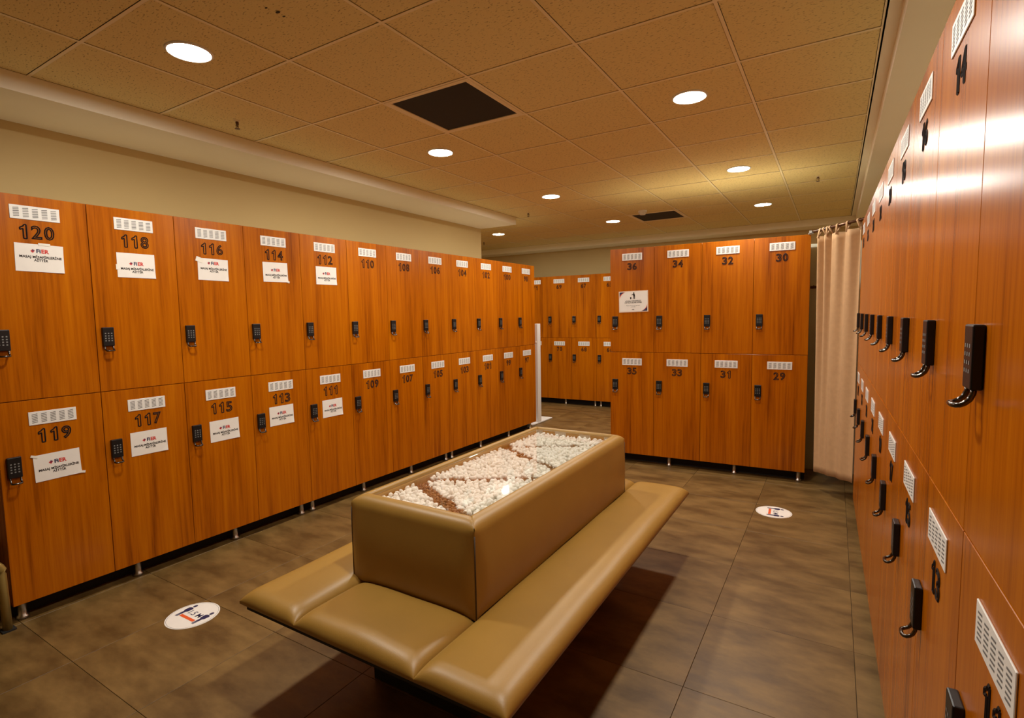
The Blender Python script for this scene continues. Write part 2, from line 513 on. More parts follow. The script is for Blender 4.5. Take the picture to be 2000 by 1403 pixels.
# lock body: 55 x 104 mm
bm = bmesh.new(); add_box(bm, -0.0275, 0.0275, -0.017, 0.0, -0.052, 0.052, 0.003, 2)
lock_me = bm_mesh(bm, 'lock_body')
bm = bmesh.new()
for r in range(4):
    for c in range(3):
        cx, cz = -0.0145 + c * 0.0145, 0.018 - r * 0.0135
        vs = [bm.verts.new((cx + dx, -0.0174, cz + dz)) for dx, dz in ((-0.0032, -0.0032), (0.0032, -0.0032), (0.0032, 0.0032), (-0.0032, 0.0032))]
        bm.faces.new(vs)
key_me = bm_mesh(bm, 'keypad')
bm = bmesh.new()
def pull_pts(s):
    return [(s, -0.010, -0.048), (s, -0.011, -0.058), (s, -0.015, -0.068), (s, -0.021, -0.074), (s, -0.027, -0.077)]
pts = pull_pts(-0.020) + [(-0.017, -0.032, -0.078), (-0.010, -0.035, -0.078), (0.010, -0.035, -0.078), (0.017, -0.032, -0.078)] + pull_pts(0.020)[::-1]
add_tube(bm, pts, 0.0044, 8)
pull_me = bm_mesh(bm, 'lock_pull', True)
bm = bmesh.new(); add_lathe(bm, [(0.024, 0.099), (0.024, 0.088), (0.018, 0.084), (0.018, 0.020), (0.026, 0.013), (0.027, 0.0), (0.0, 0.0)], 18)
foot_me = bm_mesh(bm, 'foot', True)
num_cache, glyphs = {}, {}
DIG_H, DIG_W, DIG_ADV = 0.0690, 0.0430, 0.0505
def glyph(c):
    """outlined digit as (verts, faces) centred on the origin in the x-y plane"""
    if c not in glyphs:
        if c == '1':
            bm = bmesh.new()
            q = [(0.17, -0.5), (0.17, 0.5), (0.06, 0.5), (-0.02, 0.38), (-0.20, 0.27), (-0.20, 0.13), (-0.02, 0.22), (-0.02, -0.5)]
            q = [(px * DIG_H, py * DIG_H, 0) for px, py in q]
            for a_, b_ in zip(q, q[1:] + q[:1]):
                add_tube(bm, [a_, b_], 0.0030, 4)
            me = bm_mesh(bm, 'glyph')
        else:
            me = text_mesh(c, 0.088, outline=0.0030, res=3)
        v = np.empty(len(me.vertices) * 3); me.vertices.foreach_get('co', v); v = v.reshape(-1, 3)
        if c != '1':
            lo, hi = v.min(0), v.max(0)
            v[:, :2] = (v[:, :2] - (lo + hi)[:2] / 2) / (hi - lo)[:2] * (DIG_W, DIG_H)
        v[:, 2] *= 0.6
        glyphs[c] = (v, [tuple(f.vertices) for f in me.polygons])
        bpy.data.meshes.remove(me)
    return glyphs[c]
def number_mesh(t):
    if t not in num_cache:
        vs, fs = [], []
        for k, c in enumerate(t):
            v, f = glyph(c)
            off = len(vs)
            vs += [(p[0] + (k - (len(t) - 1) / 2) * DIG_ADV, p[1], p[2]) for p in v]
            fs += [tuple(i + off for i in q) for q in f]
        me = bpy.data.meshes.new('door_number')
        me.from_pydata(vs, [], fs)
        num_cache[t] = bake(me, Matrix.Translation((0, -0.0008, 0)) @ UPRIGHT)
    return num_cache[t]

def bank_matrix(ox, oy, ax, ay):
    n = math.hypot(ax, ay); ax /= n; ay /= n
    return Matrix(((ax, -ay, 0, ox), (ay, ax, 0, oy), (0, 0, 1, 0), (0, 0, 0, 1)))

DEPTH = 0.46
def locker_unit(mat4, cols, label):
    """cols: list of (upper number, lower number) from the viewer's left to right."""
    n = len(cols)
    u = tag(empty('locker_unit', mat4=mat4), label, 'lockers', 'wooden locker units')
    bm = bmesh.new()
    t = 0.018
    add_box(bm, 0.001, n * W - 0.001, DT + 0.002, DEPTH, Z_BOT, Z_BOT + t)
    add_box(bm, 0.001, n * W - 0.001, DT + 0.002, DEPTH, Z_MID - t / 2, Z_MID + t / 2)
    add_box(bm, 0.001, n * W - 0.001, DEPTH - 0.006, DEPTH, Z_BOT, Z_TOP - t)
    for i in range(n + 1):
        xx = min(max(i * W, 0.001 + t / 2), n * W - 0.001 - t / 2)
        add_box(bm, xx - t / 2, xx + t / 2, DT + 0.002, DEPTH, Z_BOT, Z_TOP - t)
    link_mesh('carcass', bm_mesh(bm, 'carcass'), 'wood', u)
    link_mesh('top_board', box_mesh('top_board', 0.001, n * W - 0.001, DT + 0.002, DEPTH, Z_TOP - t + 0.001, Z_TOP + 0.001), 'melamine', u)
    link_mesh('shade_board', box_mesh('shade_board', 0.004, n * W - 0.004, 0.125, 0.143, 0.001, Z_BOT), 'under', u)  # added near-black board standing in for the shade under the lockers
    fx = [0.05, n * W - 0.05] + ([0.579, n * W - 0.579] if n == 4 else [n * W / 2])
    for xx in sorted(fx):
        link_mesh('foot', foot_me, 'steel', u, (xx, 0.072, 0))
    for i, (a, b) in enumerate(cols):
        for num, me, z0 in ((a, door_up, Z_MID - 0.003), (b, door_lo, 0.0)):
            d = link_mesh('door', me, 'wood', u, (i * W + W / 2, 0, 0))
            d['label'] = 'wood grain locker door numbered ' + num
            up = me is door_up
            lx = -W / 2 + 0.120 * W
            link_mesh('vent_plate', vent_me, 'plate', d, (0.003, 0, 2.071 if up else 1.034))
            link_mesh('vent_slots', slot_me, 'slot', d, (0.003, 0, 2.071 if up else 1.034))
            link_mesh('door_number', number_mesh(num), 'ink', d, (0.003, 0, 1.977 if up else 0.941))
            lz = 1.437 if up else 0.803
            link_mesh('lock_body', lock_me, 'black', d, (lx, 0, lz))
            link_mesh('keypad', key_me, 'key', d, (lx, 0, lz))
            link_mesh('lock_pull', pull_me, 'chrome', d, (lx, 0, lz))
    return u

# left bank (viewer faces -X)
LA = -0.0204
Lfar = Vector((-3.372, 6.137, 0)); Ld = Vector((math.sin(LA), -math.cos(LA), 0))
Lnear = Lfar + Ld * 12 * W
def left_frame(u):      # u doors from the near end
    p = Lnear - Ld * u * W
    return bank_matrix(p.x, p.y, -Ld.x, -Ld.y)
lab = {0: 'left wall locker unit with doors 120 to 113, nearest the camera',
       4: 'left wall locker unit with doors 112 to 105, in the middle of the row',
       8: 'left wall locker unit with doors 104 to 97, at the far end of the row'}
for k in (0, 4, 8):
    cols = [(str(120 - 2 * (k + i)), str(119 - 2 * (k + i))) for i in range(4)]
    locker_unit(left_frame(k), cols, lab[k])
# front bank
FA = 0.0454
front_m = bank_matrix(-1.941, 5.119, math.cos(FA), math.sin(FA))
locker_unit(front_m, [('36', '35'), ('34', '33'), ('32', '31'), ('30', '29')], 'freestanding locker unit with doors 36 to 29, left of the curtain')
# right bank (viewer faces +X)
RA = -0.0129
R0 = Vector((0.2074, 0.7268, 0)); Rd = Vector((math.sin(RA), math.cos(RA), 0))
Rfar = R0 + Rd * 9 * W
for k, l in ((0, 'right side locker unit with doors 28 to 23, farthest, beside the curtain'),
             (3, 'right side locker unit with doors 22 to 17, in the middle'),
             (6, 'right side locker unit with doors 16 to 11, nearest the camera')):
    p = Rfar - Rd * k * W
    locker_unit(bank_matrix(p.x, p.y, -Rd.x, -Rd.y), [(str(28 - 2 * (k + i)), str(27 - 2 * (k + i))) for i in range(3)], l)
# back bank
BA = 0.0196
def back_frame(u):
    return bank_matrix(-4.161 + u * W * math.cos(BA), 8.012 + u * W * math.sin(BA), math.cos(BA), math.sin(BA))
locker_unit(back_frame(-2), [('73', '74'), ('71', '72'), ('69', '70'), ('67', '68')], 'far wall locker unit with doors 69 and 67, behind the white post')
locker_unit(back_frame(2), [('65', '66'), ('63', '64'), ('61', '62'), ('59', '60')], 'far wall locker unit with door 65, mostly hidden behind unit 36')

# ------------------------------------------------------------------ paper signs on the left lockers
def sheet_mesh(w, h, curl=0.0):
    bm = bmesh.new()
    n = 8
    g = {}
    for side, yy in ((0, -0.0016), (1, -0.0004)):
        for i in range(n + 1):
            for j in range(n + 1):
                x = -w / 2 + w * i / n; z = -h / 2 + h * j / n
                c = max(0.0, (i / n) - (j / n) - 0.72) * curl * 3.5
                g[side, i, j] = bm.verts.new((x, yy - c, z))
    for i in range(n):
        for j in range(n):
            bm.faces.new((g[0, i, j], g[0, i + 1, j], g[0, i + 1, j + 1], g[0, i, j + 1]))
            bm.faces.new((g[1, i, j], g[1, i, j + 1], g[1, i + 1, j + 1], g[1, i + 1, j]))
    for i in range(n):
        for a, b in (((i, 0), (i + 1, 0)), ((i, n), (i + 1, n)), ((0, i), (0, i + 1)), ((n, i), (n, i + 1))):
            bm.faces.new((g[0, a[0], a[1]], g[0, b[0], b[1]], g[1, b[0], b[1]], g[1, a[0], a[1]]))
    return bm_mesh(bm, 'sheet')

PW, PH = 0.194, 0.139
sheet_me = sheet_mesh(PW, PH, 0.004)
T = lambda x, z: Matrix.Translation((x, -0.0021, z)) @ UPRIGHT
txt_me = bake(text_mesh('MASAJ MİSAFİRLERİNE\nAİTTİR', 0.0165, offset=0.0005, res=2), T(0, 0))
fi_me = bake(text_mesh('Fi', 0.027, offset=0.0010, res=2, align='LEFT'), T(-0.018, 0))
er_me = bake(text_mesh('ER', 0.027, offset=0.0010, res=2, align='LEFT'), T(0.002, 0))
bm = bmesh.new()
add_poly(bm, [(-0.041, 0.0), (-0.031, 0.0095), (-0.0225, 0.002), (-0.031, -0.0095)])
em_me = bake(bm_mesh(bm, 'emblem'), T(0, 0))
bm = bmesh.new()
add_poly(bm, [(-0.036, 0.001), (-0.031, -0.004), (-0.0215, 0.0075), (-0.031, 0.0025)], 0.0002)
add_poly(bm, [(-0.034, 0.006), (-0.0305, 0.0095), (-0.027, 0.0065), (-0.031, 0.004)], 0.0002)
em2_me = bake(bm_mesh(bm, 'emblem_mark'), T(0, 0))
SIGN_LABELS = {
    '120': 'white paper sign below 120, logo high up, tape strip on its top edge',
    '118': 'white paper sign in the upper row under number 118, second from the left edge',
    '116': 'shiny taped paper sign under 116, logo touching its top edge',
    '114': 'white paper sign under 114, lifted at its lower right corner',
    '112': 'last paper sign of the upper row, under number 112',
    '119': 'tilted paper sign under 119 with loose tape at the lower right',
    '117': 'paper sign in the lower row under number 117, beside its lock',
    '115': 'third paper sign in the lower row, hung low under number 115',
    '113': 'paper sign hung high in the lower row under number 113',
    '111': 'last paper sign of the lower row, under number 111'}
SIGNS = [('120', 0.516, 1.848, 0.034, 0.004, -0.02), ('118', 1.505, 1.840, 0.010, -0.020, 0.0), ('116', 2.510, 1.845, 0.040, 0.004, -0.015),
         ('114', 3.520, 1.855, 0.014, -0.022, 0.012), ('112', 4.523, 1.853, 0.016, -0.020, 0.0), ('119', 0.513, 0.774, 0.022, -0.012, 0.025),
         ('117', 1.505, 0.804, 0.016, -0.014, 0.0), ('115', 2.533, 0.790, 0.016, -0.014, 0.01), ('113', 3.497, 0.817, 0.016, -0.014, 0.008), ('111', 4.531, 0.800, 0.016, -0.014, 0.005)]
for num, u, z, lz, tz, rot in SIGNS:
    fm = left_frame(u) @ Matrix.Translation((0, -0.0005, z)) @ Matrix.Rotation(-rot, 4, 'Y')
    e = tag(empty('paper_sign', mat4=fm), SIGN_LABELS[num], 'sign', 'paper signs on the left lockers')
    link_mesh('sheet', sheet_me, 'paper', e)
    link_mesh('lettering', txt_me, 'ink', e, (0.004, 0, tz - 0.008))
    link_mesh('logo_letters', fi_me, 'navy', e, (0.004, 0, lz))
    link_mesh('logo_letters', er_me, 'red', e, (0.004, 0, lz))
    link_mesh('emblem', em_me, 'red', e, (0.004, 0, lz))
    link_mesh('emblem_mark', em2_me, 'navy', e, (0.004, 0, lz))
    strips = {'120': [(0.02, PH / 2 + 0.001, 0.048, 0.012, 0)], '119': [(PW / 2 - 0.004, -PH / 2 + 0.006, 0.040, 0.012, 0.25), (-PW / 2 + 0.006, PH / 2 - 0.004, 0.03, 0.012, 0.4)],
              '116': [(-PW / 2 + 0.012, PH / 2 - 0.012, 0.045, 0.03, 0.3)], '118': [(-PW / 2, -0.012, 0.012, 0.030, 0)], '114': [(PW / 2 - 0.004, -PH / 2 + 0.004, 0.03, 0.014, 0.3)]}.get(num, [])
    for (tx, tzz, tw, th, tr) in strips:
        t = link_mesh('tape', box_mesh('tape', -tw / 2, tw / 2, -0.0030, -0.0002, -th / 2, th / 2), 'tape', e, (tx, 0, tzz))
        t.rotation_euler = (0, tr, 0)

# A4 notice on door 36
AW, AH = 0.292, 0.208
fm = front_m @ Matrix.Translation((0.538 * W, -0.0005, 1.633)) @ Matrix.Rotation(-0.02, 4, 'Y')
e = tag(empty('notice_sign', mat4=fm), 'laminated litter notice with dark corners on door 36', 'sign')
link_mesh('backing', box_mesh('backing', -AW / 2, AW / 2, -0.0018, 0, -AH / 2, AH / 2), 'laminate', e)
link_mesh('sheet', box_mesh('sheet', -AW / 2 + 0.008, AW / 2 - 0.008, -0.0022, -0.0018, -AH / 2 + 0.008, AH / 2 - 0.008), 'paper', e)
T2 = Matrix.Translation((0, -0.0027, 0)) @ UPRIGHT
hx, hz = AW / 2 - 0.009, AH / 2 - 0.009
bm = bmesh.new()
def wedge(s, a, b, z):
    pts = [(-hx * s, hz * s), (-(hx - a) * s, hz * s)]
    for k in range(1, 6):
        t = k / 6
        px = -hx + a * (1 - t) ** 1.5; pz = hz - b * t ** 1.5
        pts.append((px * s, pz * s))
    pts.append((-hx * s, (hz - b) * s))
    add_poly(bm, pts, z)
wedge(1, 0.062, 0.066, 0.0); wedge(-1, 0.062, 0.066, 0.0)
link_mesh('corner_print', bake(bm_mesh(bm, 'corner_print'), T2), 'orange', e)
bm = bmesh.new(); wedge(1, 0.058, 0.046, 0.0003); wedge(-1, 0.062, 0.050, 0.0003)
link_mesh('corner_print', bake(bm_mesh(bm, 'corner_print2'), T2), 'navy', e)
bm = bmesh.new()
add_disc(bm, 0.006, 0.083, 0.0065, 12)
add_poly(bm, [(-0.002, 0.076), (0.014, 0.076), (0.018, 0.052), (0.001, 0.052)])
add_poly(bm, [(-0.002, 0.076), (-0.016, 0.066), (-0.014, 0.062), (0.002, 0.069)], 0.0001)
add_poly(bm, [(0.001, 0.0525), (0.008, 0.0525), (0.000, 0.024), (-0.006, 0.024)], 0.0001)
add_poly(bm, [(0.010, 0.0525), (0.018, 0.0525), (0.016, 0.024), (0.009, 0.024)], 0.0001)
add_poly(bm, [(-0.032, 0.044), (-0.018, 0.044), (-0.020, 0.024), (-0.030, 0.024)])
link_mesh('pictogram', bake(bm_mesh(bm, 'pictogram'), T2), 'ink', e)
link_mesh('lettering', bake(text_mesh('LÜTFEN ÇÖPLERİNİZİ\nÇÖP KUTUSUNA ATINIZ', 0.0155, offset=0.0005, res=2), T2), 'ink', e, (-0.002, 0, -0.004))
link_mesh('lettering', bake(text_mesh('Please throw your garbage\nin the bin', 0.0125, res=2), T2), 'ink', e, (-0.004, 0, -0.046))
link_mesh('lettering', bake(text_mesh('FiER', 0.013, offset=0.0004, res=2), T2), 'ink', e, (-0.004, 0, -0.080))

# ------------------------------------------------------------------ floor distance stickers
def sticker(x, y, rot, label):
    e = tag(empty('floor_sticker', (x, y, 0)), label, 'sticker', 'round distance stickers on the floor')
    e.rotation_euler = (0, 0, rot)
    bm = bmesh.new(); add_lathe(bm, [(0.0, 0.0016), (0.1235, 0.0016), (0.124, 0.0)], 64)
    link_mesh('disc', bm_mesh(bm, 'disc'), 'paper', e)
    bm = bmesh.new(); add_lathe(bm, [(0.1165, 0.0019), (0.1178, 0.0019)], 64)
    link_mesh('ring_line', bm_mesh(bm, 'ring_line'), 'slot', e)
    for s in (-1, 1):
        bm = bmesh.new()
        cx = s * 0.074
        add_disc(bm, cx, 0.056, 0.0100, 16, 0.0020, 0.0120)
        add_poly(bm, [(cx - 0.007, 0.041), (cx + 0.007, 0.041), (cx + 0.0175, 0.034), (cx + 0.0165, 0.008), (cx + 0.009, 0.000), (cx + 0.0085, -0.046), (cx + 0.0015, -0.046),
                      (cx + 0.0, -0.004), (cx - 0.0015, -0.046), (cx - 0.0085, -0.046), (cx - 0.009, 0.000), (cx - 0.0165, 0.008), (cx - 0.0175, 0.034)], 0.0020)
        link_mesh('person_print', bm_mesh(bm, 'person_print'), 'navy', e)
    me = text_mesh('1.5 M', 0.047, offset=0.0004, res=3)
    link_mesh('lettering', me, 'navy', e, (0, 0.012, 0.0021))
    bm = bmesh.new()
    add_poly(bm, [(-0.060, -0.019), (-0.060, -0.036), (0.060, -0.036), (0.060, -0.019)], 0.0020)
    link_mesh('distance_bar', bm_mesh(bm, 'distance_bar'), 'orange', e)
sticker(-2.79, 1.37, 0.02, 'larger round white floor sticker left of the bench')
sticker(-0.352, 4.345, -PI / 2 + 0.05, 'smaller round white floor sticker in front of the lockers by curtain')

# ------------------------------------------------------------------ bench with pebble box
BX0, BX1, BY0, BY1 = -1.978, -0.737, 1.148, 3.282
QX0, QX1, QY0, QY1 = -1.690, -1.066, 1.476, 3.045      # pebble box footprint
Z_SEAT = 0.400
bench = tag(empty('upholstered_bench', ((BX0 + BX1) / 2, (BY0 + BY1) / 2, 0)), 'beige leatherette bench around a raised pebble box', 'bench')
bo = Vector((-(BX0 + BX1) / 2, -(BY0 + BY1) / 2, 0))

def cushion(x0, x1, y0, y1, zb, h, rx=0.075, crown=0.012):
    lx, ly = x1 - x0, y1 - y0
    def coords(l):
        c = [0, 0.0012, 0.005, 0.011, 0.02, 0.032, 0.048, 0.066, 0.09]
        c = [v for v in c if v < l / 2 - 0.02]
        m = max(2, int((l - 2 * c[-1]) / 0.06))
        inner = [c[-1] + (l - 2 * c[-1]) * k / m for k in range(1, m)]
        return c + inner + [l - v for v in c[::-1]]
    xs_, ys_ = coords(lx), coords(ly)
    def prof(d):
        t = min(d / rx, 1.0)
        return max(0.0, 1 - max(0.0, 1 - t) ** 2.4) ** 0.5
    bm = bmesh.new()
    g = {}
    for i, a in enumerate(xs_):
        for j, b in enumerate(ys_):
            da, db = min(a, lx - a), min(b, ly - b)
            z = zb + 0.010 + h * prof(da) * prof(db) + crown * math.sin(PI * a / lx) * max(0.0, math.sin(PI * b / ly)) ** 0.5
            z += 0.0012 * math.sin(a * 23 + b * 3.1) * math.sin(b * 11 + 1.3)
            g[i, j] = bm.verts.new((x0 + a, y0 + b, z))
    nx, ny = len(xs_), len(ys_)
    for i in range(nx - 1):
        for j in range(ny - 1):
            bm.faces.new((g[i, j], g[i + 1, j], g[i + 1, j + 1], g[i, j + 1]))
    low = {}
    border = [(i, 0) for i in range(nx)] + [(nx - 1, j) for j in range(1, ny)] + [(i, ny - 1) for i in range(nx - 2, -1, -1)] + [(0, j) for j in range(ny - 2, 0, -1)]
    for k in border:
        v = g[k]
        low[k] = bm.verts.new((v.co.x, v.co.y, zb))
    for a, b in zip(border, border[1:] + border[:1]):
        bm.faces.new((g[a], low[a], low[b], g[b]))
    bm.faces.new([low[k] for k in border][::-1])
    return bm_mesh(bm, 'cushion', True)

SX0, SX1 = -1.645, -1.073
for (a, b, c, d, l) in ((BX0, SX0, BY0, BY1, 'long seat cushion facing the left lockers'), (SX1, BX1, BY0, BY1, 'long seat cushion facing the right lockers'),
                        (SX0, SX1, BY0, QY0 + 0.01, 'short seat cushion at the near end'), (SX0, SX1, QY1 - 0.01, BY1, 'short seat cushion at the far end')):
    o = link_mesh('seat_cushion', cushion(a, b, c, d, Z_SEAT, 0.040), 'leather', bench, bo)
    o['label'] = l
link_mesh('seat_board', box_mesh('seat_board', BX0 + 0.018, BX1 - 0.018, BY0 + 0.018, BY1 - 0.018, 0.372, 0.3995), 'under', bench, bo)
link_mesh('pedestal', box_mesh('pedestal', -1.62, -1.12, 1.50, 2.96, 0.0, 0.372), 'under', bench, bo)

# upholstered side panels of the box
ZB0, ZB1 = 0.425, 0.788
def side_panel(length, lift):
    """panel in local x (length), outward = -y, z up"""
    prof = [(0.004, ZB0), (-0.004, ZB0 + 0.012)]
    for k in range(1, 9):
        t = k / 9
        prof.append((-0.006 - 0.012 * math.sin(PI * t), ZB0 + 0.012 + (ZB1 - 0.055 - ZB0 - 0.012) * t))
    r = 0.050
    for k in range(0, 9):
        a = PI / 2 * k / 8
        prof.append((-0.006 + r * (1 - math.cos(a)), ZB1 - r + r * math.sin(a)))
    prof.append((0.052, ZB1 - 0.001)); prof.append((0.056, ZB1 - 0.012)); prof.append((0.056, ZB1 - 0.07))
    n = 40
    ts = [0, 0.004, 0.010, 0.02, 0.035, 0.055, 0.08]
    ts = ts + [0.08 + (length - 0.16) * k / n for k in range(1, n)] + [length - t for t in ts[::-1]]
    bm = bmesh.new(); g = {}
    for i, t in enumerate(ts):
        d = min(t, length - t)
        e = 1 - min(1, d / 0.05)
        for j, (o_, z) in enumerate(prof):
            tt = t
            if o_ > 0:      # mitre towards the corners
                tt = max(o_, min(length - o_, t)) if d < o_ else t
            oo = o_ * (1 - e ** 1.6) if o_ < 0.006 else o_
            zz = z - (0.004 * e if j > 9 else 0)
            if j < 3:
                zz += 0.002 * math.sin(t * 9 + lift)
            g[i, j] = bm.verts.new((tt, oo, zz))
    for i in range(len(ts) - 1):
        for j in range(len(prof) - 1):
            bm.faces.new((g[i, j], g[i + 1, j], g[i + 1, j + 1], g[i, j + 1]))
    bmesh.ops.remove_doubles(bm, verts=bm.verts[:], dist=1e-5)
    return bm_mesh(bm, 'side_panel', True)
lx, ly = QX1 - QX0, QY1 - QY0
ctr = Vector(((QX0 + QX1) / 2, (QY0 + QY1) / 2, 0)) + bo
short_me, long_me = side_panel(lx, 0.3), side_panel(ly, 1.1)
for me, ang, ox, oy, l in ((short_me, 0, QX0, QY0, 'near end panel of the pebble box'), (long_me, PI / 2, QX1, QY0, 'long panel of the pebble box above the right cushion'),
                           (short_me, PI, QX1, QY1, 'far end panel of the pebble box'), (long_me, -PI / 2, QX0, QY1, 'long panel of the pebble box above the left cushion')):
    o = link_mesh('box_panel', me, 'leather', bench, Vector((ox, oy, 0)) + bo)
    o.rotation_euler = (0, 0, ang)
    o['label'] = l
for (ox, oy) in ((QX0, QY0), (QX1, QY0), (QX1, QY1), (QX0, QY1)):
    bm = bmesh.new(); add_tube(bm, [(0, 0, ZB0 + 0.004), (0, 0, ZB1 - 0.050)], 0.0028, 6)
    link_mesh('corner_seam', bm_mesh(bm, 'corner_seam', True), 'seam', bench, Vector((ox, oy, 0)) + bo)
IX0, IX1, IY0, IY1 = QX0 + 0.056, QX1 - 0.056, QY0 + 0.056, QY1 - 0.056
link_mesh('tray_bottom', box_mesh('tray_bottom', IX0, IX1, IY0, IY1, 0.69, 0.705), 'welt', bench, bo)
bm = bmesh.new()
for (a, b, c, d) in ((IX0, IX0 + 0.012, IY0, IY1), (IX1 - 0.012, IX1, IY0, IY1), (IX0 + 0.012, IX1 - 0.012, IY0, IY0 + 0.012), (IX0 + 0.012, IX1 - 0.012, IY1 - 0.012, IY1)):
    add_box(bm, a, b, c, d, 0.705, 0.770)
link_mesh('inner_ledge', bm_mesh(bm, 'inner_ledge'), 'leather', bench, bo)
link_mesh('glass_top', box_mesh('glass_top', IX0 + 0.001, IX1 - 0.001, IY0 + 0.001, IY1 - 0.001, 0.7702, 0.7782, 0.001), 'glass', bench, bo)

# pebbles: too many and too small to count
def stones(name, pts, sizes, mat, seed, label, cat):
    rng = np.random.default_rng(seed)
    b0 = bmesh.new(); bmesh.ops.create_icosphere(b0, subdivisions=2, radius=1.0)
    V = np.array([v.co[:] for v in b0.verts]); Fc = np.array([[v.index for v in f.verts] for f in b0.faces]); b0.free()
    nV, n = len(V), len(pts)
    allv = np.empty((n * nV, 3)); allf = np.empty((n * len(Fc), 3), int)
    for i, (p, s) in enumerate(zip(pts, sizes)):
        q = rng.normal(size=4); q /= np.linalg.norm(q); a, b, c, d = q
        Rm = np.array([[1 - 2 * (c * c + d * d), 2 * (b * c - a * d), 2 * (b * d + a * c)], [2 * (b * c + a * d), 1 - 2 * (b * b + d * d), 2 * (c * d - a * b)], [2 * (b * d - a * c), 2 * (c * d + a * b), 1 - 2 * (b * b + c * c)]])
        sc = s * np.array([rng.uniform(0.95, 1.35), rng.uniform(0.75, 1.0), rng.uniform(0.65, 0.9)])
        k = rng.normal(size=(3, 3)); ph = rng.uniform(0, 6, 3)
        v = V * (1 + 0.10 * np.sin(V @ k.T * 1.6 + ph).sum(1, keepdims=True) / 1.5)
        allv[i * nV:(i + 1) * nV] = (v * sc) @ Rm.T + p
        allf[i * len(Fc):(i + 1) * len(Fc)] = Fc + i * nV
    me = bpy.data.meshes.new(name)
    me.vertices.add(len(allv)); me.vertices.foreach_set('co', allv.ravel())
    me.loops.add(allf.size); me.loops.foreach_set('vertex_index', allf.ravel())
    me.polygons.add(len(allf)); me.polygons.foreach_set('loop_start', np.arange(0, allf.size, 3)); me.polygons.foreach_set('loop_total', np.full(len(allf), 3))
    me.polygons.foreach_set('use_smooth', np.ones(len(allf), bool))
    me.update(calc_edges=True); me.validate()
    return tag(link_mesh(name, me, mat), label, cat, kind='stuff')

SEG = [((-1.66, 1.842), (-1.10, 1.535), 0.030), ((-1.66, 1.845), (-1.10, 2.185), 0.018), ((-1.63, 2.572), (-1.36, 2.41), 0.022), ((-1.29, 2.385), (-1.10, 2.27), 0.018), ((-1.63, 2.575), (-1.10, 2.885), 0.017)]
def seg_d(x, y):
    best = 9
    for (ax, ay), (bx, by), hw in SEG:
        dx, dy = bx - ax, by - ay
        t = max(0, min(1, ((x - ax) * dx + (y - ay) * dy) / (dx * dx + dy * dy)))
        best = min(best, math.hypot(x - ax - t * dx, y - ay - t * dy) - hw)
    return best
rng = random.Random(3)
wp, ws, gp, gs = [], [], [], []
x0, x1, y0, y1 = IX0 + 0.020, IX1 - 0.020, IY0 + 0.020, IY1 - 0.020
for lev, (step, zc) in enumerate(((0.0195, 0.730), (0.0235, 0.745), (0.036, 0.752))):
    x = x0
    while x <= x1:
        y = y0
        while y <= y1:
            px, py = x + rng.uniform(-0.007, 0.007), y + rng.uniform(-0.007, 0.007)
            px, py = min(max(px, x0), x1), min(max(py, y0), y1)
            d = seg_d(px, py) + rng.uniform(-0.006, 0.006)
            if d > (0, 0.002, 0.008)[lev]:
                wp.append((px, py, zc + rng.uniform(-0.004, 0.004))); ws.append(rng.uniform(0.0095, 0.0140))
            y += step
        x += step
x = x0
while x <= x1:
    y = y0
    while y <= y1:
        px, py = x + rng.uniform(-0.004, 0.004), y + rng.uniform(-0.004, 0.004)
        if seg_d(px, py) < 0.012:
            gp.append((px, py, 0.738 + rng.uniform(-0.004, 0.006))); gs.append(rng.uniform(0.005, 0.008))
        y += 0.0105
    x += 0.0105
stones('white_pebbles', wp, ws, 'pebble', 1, 'white pebbles lying under the glass of the bench box', 'pebbles')
stones('brown_gravel', gp, gs, 'gravel', 2, 'brown gravel in zigzag lines among the white pebbles', 'gravel')

# ------------------------------------------------------------------ curtain, rod, cubicle
P1 = Vector((-0.165, 5.17, 0)); P2 = Vector((0.160, 4.692, 0))
cd = (P2 - P1); clen = cd.length; cdn = cd.normalized(); cn = Vector((cdn.y, -cdn.x, 0))   # cn points to the room
if cn.dot(Vector((0, -1, 0))) < 0:
    cn = -cn
ROD_Z = 2.172
rod = tag(empty('curtain_rod', (P1.x, P1.y, ROD_Z)), 'dark bronze rod carrying the beige curtain', 'curtain rod')
bm = bmesh.new(); add_tube(bm, [tuple(-cdn * 0.03), tuple(cd + cdn * 0.02)], 0.011, 12)
link_mesh('rod_tube', bm_mesh(bm, 'rod_tube', True), 'rod', rod)
bm = bmesh.new(); add_box(bm, -0.045, -0.005, 0.0, 0.05, -0.014, -0.008, 0.001); add_box(bm, -0.036, -0.014, -0.006, 0.02, -0.012, 0.012, 0.002)
link_mesh('rod_bracket', bm_mesh(bm, 'rod_bracket'), 'steel', rod)

cur = tag(empty('curtain', (P1.x, P1.y, 0)), 'beige tab top curtain hanging between unit 30 and right lockers', 'curtain')
tabs = [0.095, 0.135, 0.185, 0.215, 0.305, 0.420, 0.535]
c_start, c_end = 0.085, clen - 0.001
def fold(s, zt):
    """offset from the rod plane; s in 0..1 along the curtain, zt 0 bottom .. 1 top"""
    g = 0.35 + 0.65 * zt
    left = math.exp(-((s - 0.10) / 0.17) ** 2)
    a = 0.034 * left * math.cos(2 * PI * (s - 0.02) / 0.17) * (0.15 + 0.85 * zt)
    b = 0.021 * math.sin(2 * PI * s * 3.1 + 0.5 * (1 - zt)) * (1 - 0.8 * left) * (0.45 + 0.55 * zt)
    c = 0.006 * math.sin(2 * PI * s * 6.3 + 1.5) * zt ** 3 * (1 - left)
    return a + b + c
bm = bmesh.new()
ns, nz = 150, 36
zb_l, zb_r, zt_l, zt_r = 0.150, 0.200, 2.120, 2.128
front, back = {}, {}
